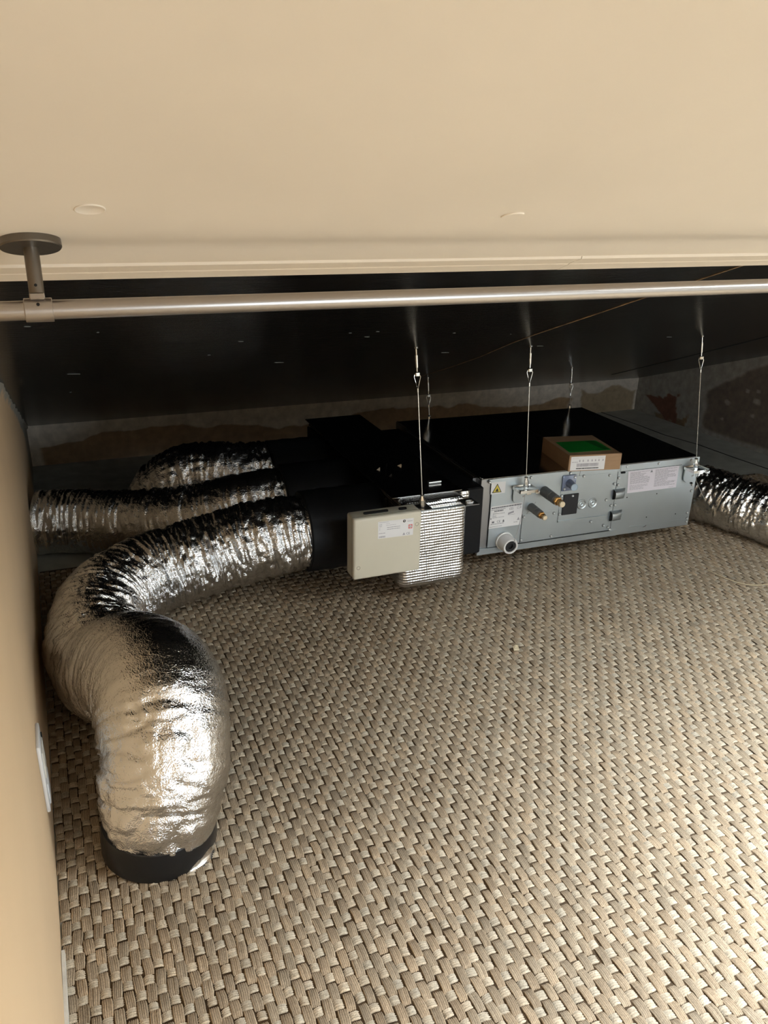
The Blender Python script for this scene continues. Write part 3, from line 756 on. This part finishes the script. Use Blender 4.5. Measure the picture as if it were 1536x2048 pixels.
p = bilinear(P, .90, .72); B().prism([(p.x - .005, p.y - .0004, p.z - .004), (p.x + .005, p.y - .0004, p.z - .004), (p.x, p.y - .0004, p.z + .006)], (0, -.0001, 0)).obj('symbol', M['ink_soft'], rl, smooth=False)
# two-column instruction label
P = corners([(1.6377, .2978), (1.8426, .2960), (1.8435, .2190), (1.6452, .2225)], -.0024)
il = quad('instruction_label', P, .0003, M['paper_pink'], unit)
bars = lines(.04, .43, .06, .62, 12, rr, .5) + lines(.04, .40, .66, .90, 4, rr, .4, .8) + lines(.53, .96, .06, .86, 15, rr, .5) + lines(.84, .96, .93, .95, 1, rr)
print_bars('print', P, bars, -.0004, M['ink_soft'], il)
p = bilinear(P, .455, .10); B().prism([(p.x - .005, p.y - .0004, p.z - .004), (p.x + .005, p.y - .0004, p.z - .004), (p.x, p.y - .0004, p.z + .005)], (0, -.0001, 0)).obj('warning_sign', M['ink'], il, smooth=False)

# ------------------------------------------------------------------ foil-wrapped plenum left of the unit
P0 = (.80, 1.868, .068)
plen = thing('plenum_box', 'foil-wrapped plenum box with black top, hung between the ducts and the metal unit', 'plenum', P0)
pw, pd, ph = .205, .925, .262
# padded foil jacket: rounded box with soft unevenness
b = B(); b.box((pw / 2, pd / 2, ph / 2), (pw, pd, ph), .022, seg=5)
bmesh.ops.subdivide_edges(b.bm, edges=[e for e in b.bm.edges if e.calc_length() > .05], cuts=40, use_grid_fill=True)
for v in b.bm.verts:
    n1 = float(fbm(np.array(v.co.x * 22 + v.co.y * 17), np.array(v.co.z * 24), 3)) - .45
    if v.co.y < .01:
        v.co.y += -.004 * n1 + .014 * max(0, v.co.z / ph - .45) ** 1.6 - .004 * math.exp(-((v.co.z - .035) / .03) ** 2)
    v.co.z += -.004 * n1 * (v.co.z < .03)
    v.co.x += .004 * n1 * (v.co.x > pw - .01)
b.obj('foil_jacket', M['quilt'], plen, ang=80)
# top plate with turned-down edge and front ears
b = B(); b.box((pw / 2, pd / 2 + .03, ph + .0015), (pw + .012, pd - .055, .003), .0008, seg=1)
b.obj('top_plate', M['galv_top'], plen, smooth=False)
b = B(); b.box((pw / 2 + .004, -.008, ph - .018), (pw - .01, .012, .0016)); b.obj('front_flange', M['galv'], plen, smooth=False)
tb = B(); tb.box((pw - .012, -.018, ph - .006), (.044, .050, .0022), .0006, seg=1); tt = tb.obj('hanging_tab', M['galv_dark'], plen, smooth=False)
B().box((pw - .012, -.024, ph - .0046), (.020, .016, .0006), .004, seg=1).obj('tab_hole', M['paper'], tt, smooth=False)
tb = B(); tb.box((.054, -.012, ph - .006), (.046, .048, .0022), .0006, seg=1); tb.obj('hanging_tab', M['galv_dark'], plen, smooth=False)
# clips standing on the plate
B().lathe((.136, .129, ph + .0075), (1, .02, 0), [(0, .0055), (.040, .0055)], 14).obj('clip', M['zinc'], plen)
for dx, dy, a in ((.058, .234, .5), (.081, .324, .9), (.121, .313, -.6), (.045, .301, .3), (.060, .273, 1.3)):
    B().prism([(dx - .007 * math.cos(a), dy - .007 * math.sin(a), ph + .003), (dx + .007 * math.cos(a), dy + .007 * math.sin(a), ph + .003), (dx + .006 * math.cos(a), dy + .006 * math.sin(a), ph + .0095)], (.0012 * math.sin(a), -.0012 * math.cos(a), 0)).obj('clip', M['zinc'], plen, smooth=False)
# black lagging on the duct side of the plenum
B().box((-.004, pd / 2 + .04, ph / 2), (.008, pd - .14, ph - .03), .003, seg=1).obj('side_lagging', M['black_tape'], plen, smooth=False)
# short black connector to the unit
cn = B().box((pw + .049, .42, ph / 2 + .012), (.094, .66, .215), .004, seg=1).obj('connector', M['black_tape'], plen, smooth=False)
b = B(); b.box((pw + .030, .100, ph / 2 + .105), (.034, .040, .03), .009, seg=3); b.obj('foil_tape', M['quilt'], cn)

# ------------------------------------------------------------------ ivory control box on the plenum
K0 = (.6385, 1.808, .158)
ctrl = thing('control_box', 'square ivory plastic control box with white label, mounted on the plenum front', 'control box', K0)
kw, kd, kh = .194, .058, .177
B().box((kw / 2, kd / 2, kh / 2), (kw, kd, kh), .007, seg=4).obj('housing', M['ivory'], ctrl)
B().box((kw / 2, .0125, kh / 2), (kw + .0012, .0008, kh + .0012), .0003, seg=1).obj('lid_joint', M['ivory_screw'], ctrl, smooth=False)
B().box((.072, .028, kh), (.070, .011, .0010), .004, seg=2).obj('cable_slot', M['hole'], ctrl)
B().box((.149, .028, kh), (.022, .013, .0010), .004, seg=2).obj('cable_slot', M['hole'], ctrl)
for x, z in ((.180, .140), (.0135, .0355)):
    s_ = B().lathe((x, .0008, z), (0, -1, 0), [(0, .0052), (.0010, .0052), (.0010, .0044), (.0002, .0040), (.0002, .0004)], 20).obj('cover_screw', M['ivory_screw'], ctrl)
P = [(.0680, -.0002, .1615), (.1700, -.0002, .1595), (.1690, -.0002, .1105), (.0680, -.0002, .1130)]
cl = quad('product_label', P, .0003, M['paper'], ctrl)
bars = lines(.03, .30, .05, .09, 1, rr) + lines(.03, .12, .16, .36, 3, rr, .35) + lines(.22, .34, .15, .18, 1, rr) + lines(.22, .50, .25, .28, 1, rr) + lines(.25, .62, .37, .42, 1, rr, .7, 0) + lines(.25, .62, .48, .53, 1, rr, .7, 0) + lines(.03, .06, .40, .55, 2, rr, .3)
bars += lines(.02, .21, .68, .72, 1, rr, .9, 0) + [(.03 + .0095 * k, .03 + .0095 * k + rr.uniform(.003, .007), .86, .96) for k in range(19)]
bars += [(.80, .98, .10, .105), (.82, .97, .14, .17)]
print_bars('print', P, bars, -.0004, M['ink_soft'], cl)
p = bilinear(P, .735, .12); B().lathe((p.x, p.y - .0003, p.z), (0, -1, 0), [(0, .0040), (.0002, .0040)], 24).obj('round_mark', M['black_print'], cl)
b = B(); b.box((p.x + .0006, p.y - .0007, p.z), (.0010, .0003, .0044)); b.box((p.x - .0004, p.y - .0007, p.z + .0016), (.0016, .0003, .0009)); b.obj('round_mark', M['paper'], cl, smooth=False)
P4 = [bilinear(P, .86, .36), bilinear(P, .97, .36), bilinear(P, .97, .60), bilinear(P, .86, .60)]
quad('red_square', [v + Vector((0, -.0003, 0)) for v in P4], .0002, M['red'], cl)
c4 = (P4[0] + P4[2]) / 2
B().lathe((c4.x, c4.y - .0005, c4.z), (0, -1, 0), [(0, .0042), (.0001, .0042), (.0001, .0030), (0, .0029)], 20).obj('red_square', M['paper'], cl)
B().lathe((c4.x, c4.y - .0005, c4.z), (0, -1, 0), [(0, .0018), (.00012, .0018)], 16).obj('red_square', M['paper'], cl)
p = bilinear(P, .855, .885); text('ce_mark', 'CE', .0088, M['ink'], cl, (p.x, p.y - .0005, p.z), (math.radians(90), 0, 0))
p = bilinear(P, .735, .885); B().prism([(p.x - .004, p.y - .0004, p.z - .003), (p.x + .004, p.y - .0004, p.z - .003), (p.x + .001, p.y - .0004, p.z + .0035), (p.x - .001, p.y - .0004, p.z + .0035)], (0, -.0001, 0)).obj('recycling_mark', M['ink_soft'], cl, smooth=False)

# ------------------------------------------------------------------ small cardboard box on the unit
carton = thing('cardboard_box', 'small flat brown cardboard box with green sticker on top of the metal unit', 'box', (1.404, 1.978, .3255), (0, math.radians(.75), math.radians(-8.5)))
cw, cd, ch = .178, .205, .052
b = B(); b.box((cw / 2, cd / 2, ch / 2), (cw, cd, ch), .0012, seg=1)
b.obj('carton', M['card'], carton, smooth=False)
B().box((cw / 2, .003, ch + .0003), (cw - .002, .006, .0012)).obj('flap_edge', M['card'], carton, smooth=False)
gs = B().prism([(.014, .030, ch), (.162, .040, ch), (.160, .145, ch), (.016, .142, ch)], (0, 0, .0004)).obj('green_sticker', M['green'], carton, smooth=False)
B().prism([(.118, .140, ch + .0004), (.150, .142, ch + .0004), (.156, .046, ch + .0004), (.138, .045, ch + .0004)], (0, 0, .0003)).obj('dark_print', M['green_dark'], gs, smooth=False)
P = [(.006, -.0001, ch - .004), (.122, -.0001, ch - .004), (.122, -.0001, .003), (.006, -.0001, .003)]
wl2 = quad('shipping_label', P, .0003, M['paper'], carton)
bars = [(.18 + .0105 * k, .18 + .0105 * k + rr.uniform(.003, .008), .50, .74) for k in range(61)]
bars += lines(.03, .20, .38, .42, 1, rr, .9, 0) + lines(.04, .22, .12, .14, 1, rr) + lines(.78, .96, .12, .14, 1, rr)
for u in (.24, .34, .48, .60, .70, .80, .92): bars += [(u, u + .03, .26, .38), (u + .01, u + .02, .22, .26)]
print_bars('print', P, bars, -.0004, M['ink_soft'], wl2)
print_bars('print', P, lines(.17, .84, .83, .91, 1, rr, .9, 0), -.0004, M['black_print'], wl2)

# ------------------------------------------------------------------ steel suspension wires
def wire(label, top, bottom, tail, zs=None):
    """top: fixing on the slope; bottom: where the gripper meets the bracket"""
    top = Vector(top); bottom = Vector(bottom)
    root = thing('suspension_wire', label, 'wire', bottom, group=None)
    o = bottom
    ax = (bottom - top).normalized()
    L = (bottom - top).length
    def at(d): return top + ax * d - o
    tp = Vector((top.x, top.y, zdark(top.y))) - o
    b = B(); b.lathe(tp, Vector((0, -SL, -1)), [(-.002, .006), (.002, .006), (.003, .0025)], 12); b.tube([tp, at(.008), at(.020)], .0020, 8); b.obj('anchor', M['zinc'], root)
    B().cyl(at(.018), at(.050), .0040, .0036, 12).obj('crimp', M['zinc'], root)
    b = B(); b.cyl(at(.050), at(.062), .0020, n=8); b.box(at(.067), (.013, .010, .012), .002, seg=1); b.obj('eye', M['zinc'], root, smooth=False)
    e0 = at(.066); e1 = at(.108)
    side = Vector((1, -.2, 0)).normalized() * .0085
    pts = [e1, e0 * .45 + e1 * .55 + side * .55, e0 * .8 + e1 * .2 + side, e0 + side * .55 - ax * .003, e0 - side * .55 - ax * .003, e0 * .8 + e1 * .2 - side, e0 * .45 + e1 * .55 - side * .55]
    B().tube(pts, .0011, 6, closed=True).obj('loop', M['zinc'], root)
    B().cyl(at(.104), at(.114), .0026, n=8).obj('ferrule', M['zinc'], root)
    B().tube([at(.110), at(L * .6), at(L - .006)], .00125, 6).obj('cable', M['zinc'], root)
    B().lathe(at(L), -ax, [(0, .0075), (.004, .0080), (.020, .0080), (.026, .0055), (.031, .0035), (.0315, .0060), (.0345, .0060), (.036, .002)], 6).obj('gripper', M['zinc'], root, smooth=False)
    if tail: B().tube([Vector(p) - o for p in tail], .0009, 6).obj('cable_tail', M['galv_dark'], root)
    return root
wire('steel hanging wire holding the plenum beside the ivory control box', (.818, 1.848, zdark(1.848)), (.854, 1.852, .3275), [(.854, 1.852, .324), (.858, 1.842, .26), (.864, 1.840, .18), (.871, 1.838, .12)])
wire('steel hanging wire at the front left bracket of the metal unit, before the cardboard box', (1.216, 1.952, zdark(1.952)), (1.243, 1.956, .2995), [(1.243, 1.956, .296), (1.236, 1.950, .23), (1.222, 1.945, .175), (1.203, 1.932, .133)])
wire('steel hanging wire at the front right corner of the metal unit', (1.827, 1.955, zdark(1.955)), (1.891, 1.956, .2905), [(1.891, 1.956, .287), (1.893, 1.948, .25), (1.915, 1.945, .215), (1.945, 1.944, .172)])
wire('short dim hanging wire at the back left corner of the metal unit', (1.243, 2.69, zdark(2.69)), (1.256, 2.69, .3005), None)
wire('short dim hanging wire at the back right corner of the metal unit', (1.876, 2.69, zdark(2.69)), (1.886, 2.69, .2925), None)

# ------------------------------------------------------------------ curtain rail under the cream lining
yd = .829
DC = Vector((-.019, yd, zcream(yd)))
rail = thing('curtain_rail', 'brushed steel curtain rail on a round pewter bracket under the cream ceiling', 'rail', DC)
RC = NC * .064                                 # rail axis, relative to the flange
b = B(); b.cyl(RC + Vector((-.11, 0, 0)), RC + Vector((2.82, 0, 0)), .0088, n=36); b.obj('rail', M['steel_rail'], rail)
B().lathe(-NC * .001, NC, [(0, .0262), (.0085, .0268), (.0098, .0258), (.0098, .010)], 48).obj('flange', M['bronze'], rail)
st = B().lathe(NC * .008, NC, [(0, .0066), (.046, .0066), (.0465, .0045), (.049, .0045)], 28).obj('stem', M['bronze'], rail)
side = Vector((0, -1, 0)); side = (side - NC * side.dot(NC)).normalized()
B().cyl(NC * .043 + side * .0058, NC * .043 + side * .0068, .0014, n=10).obj('grub_screw', M['hole'], st)
cl_ = B().lathe(RC + Vector((-.0120, 0, 0)), (1, 0, 0), [(0, .0103), (.0005, .0108), (.0235, .0108), (.024, .0103)], 36)
cl_.box(NC * .0535, (.022, .013, .006), .001, rot=NC.to_track_quat('Z', 'X').to_matrix().to_4x4(), seg=1)
cl_ = cl_.obj('clamp', M['steel_rail'], rail)
B().cyl(RC + side * .0100 - NC * .003, RC + side * .0112 - NC * .003, .0015, n=10).obj('grub_screw', M['hole'], cl_)

# ------------------------------------------------------------------ socket on the left wall, litter on the carpet
sy = 1.27; sx = xleft(sy)
sock = thing('wall_socket', 'white plastic wall socket plate low on the left wall', 'socket', (sx, sy, .180), (0, 0, math.atan2(-(xleft(1.35) - xleft(1.22)), .13)))
b = B(); b.box((.003, 0, 0), (.0065, .076, .138), .0025); b.obj('plate', M['white_plastic'], sock)
b = B(); b.box((.0070, .0, .020), (.0030, .050, .054), .002); b.obj('insert', M['pale'], sock)
b = B(); b.box((.0070, .0, -.040), (.0030, .050, .044), .002); b.obj('insert', M['white_plastic'], sock)
B().box((.0072, .030, .022), (.0022, .006, .058)).obj('gap', M['hole'], sock, smooth=False)
o = B().tube([(1.834, 1.772, .011), (1.842, 1.730, .010), (1.852, 1.691, .010), (1.868, 1.660, .010), (1.886, 1.643, .010), (1.915, 1.632, .010), (1.945, 1.629, .010), (1.99, 1.628, .009)], .0013, 6).obj('straw', M['straw'])
tag(o, 'long thin curved straw lying on the carpet near the right duct', 'straw')
b = B(); c0 = Vector((1.007, 1.562, .0115))
b.prism([c0 + Vector(p) for p in ((-.010, -.004, 0), (.002, -.010, .002), (.006, .002, .006), (.011, .009, .004), (.001, .006, .008), (-.006, .008, .003))], (.0005, .0005, .0015))
tag(b.obj('wood_chip', M['scrap'], smooth=False), 'tiny pale wood chip lying alone on the carpet in the middle', 'chip')
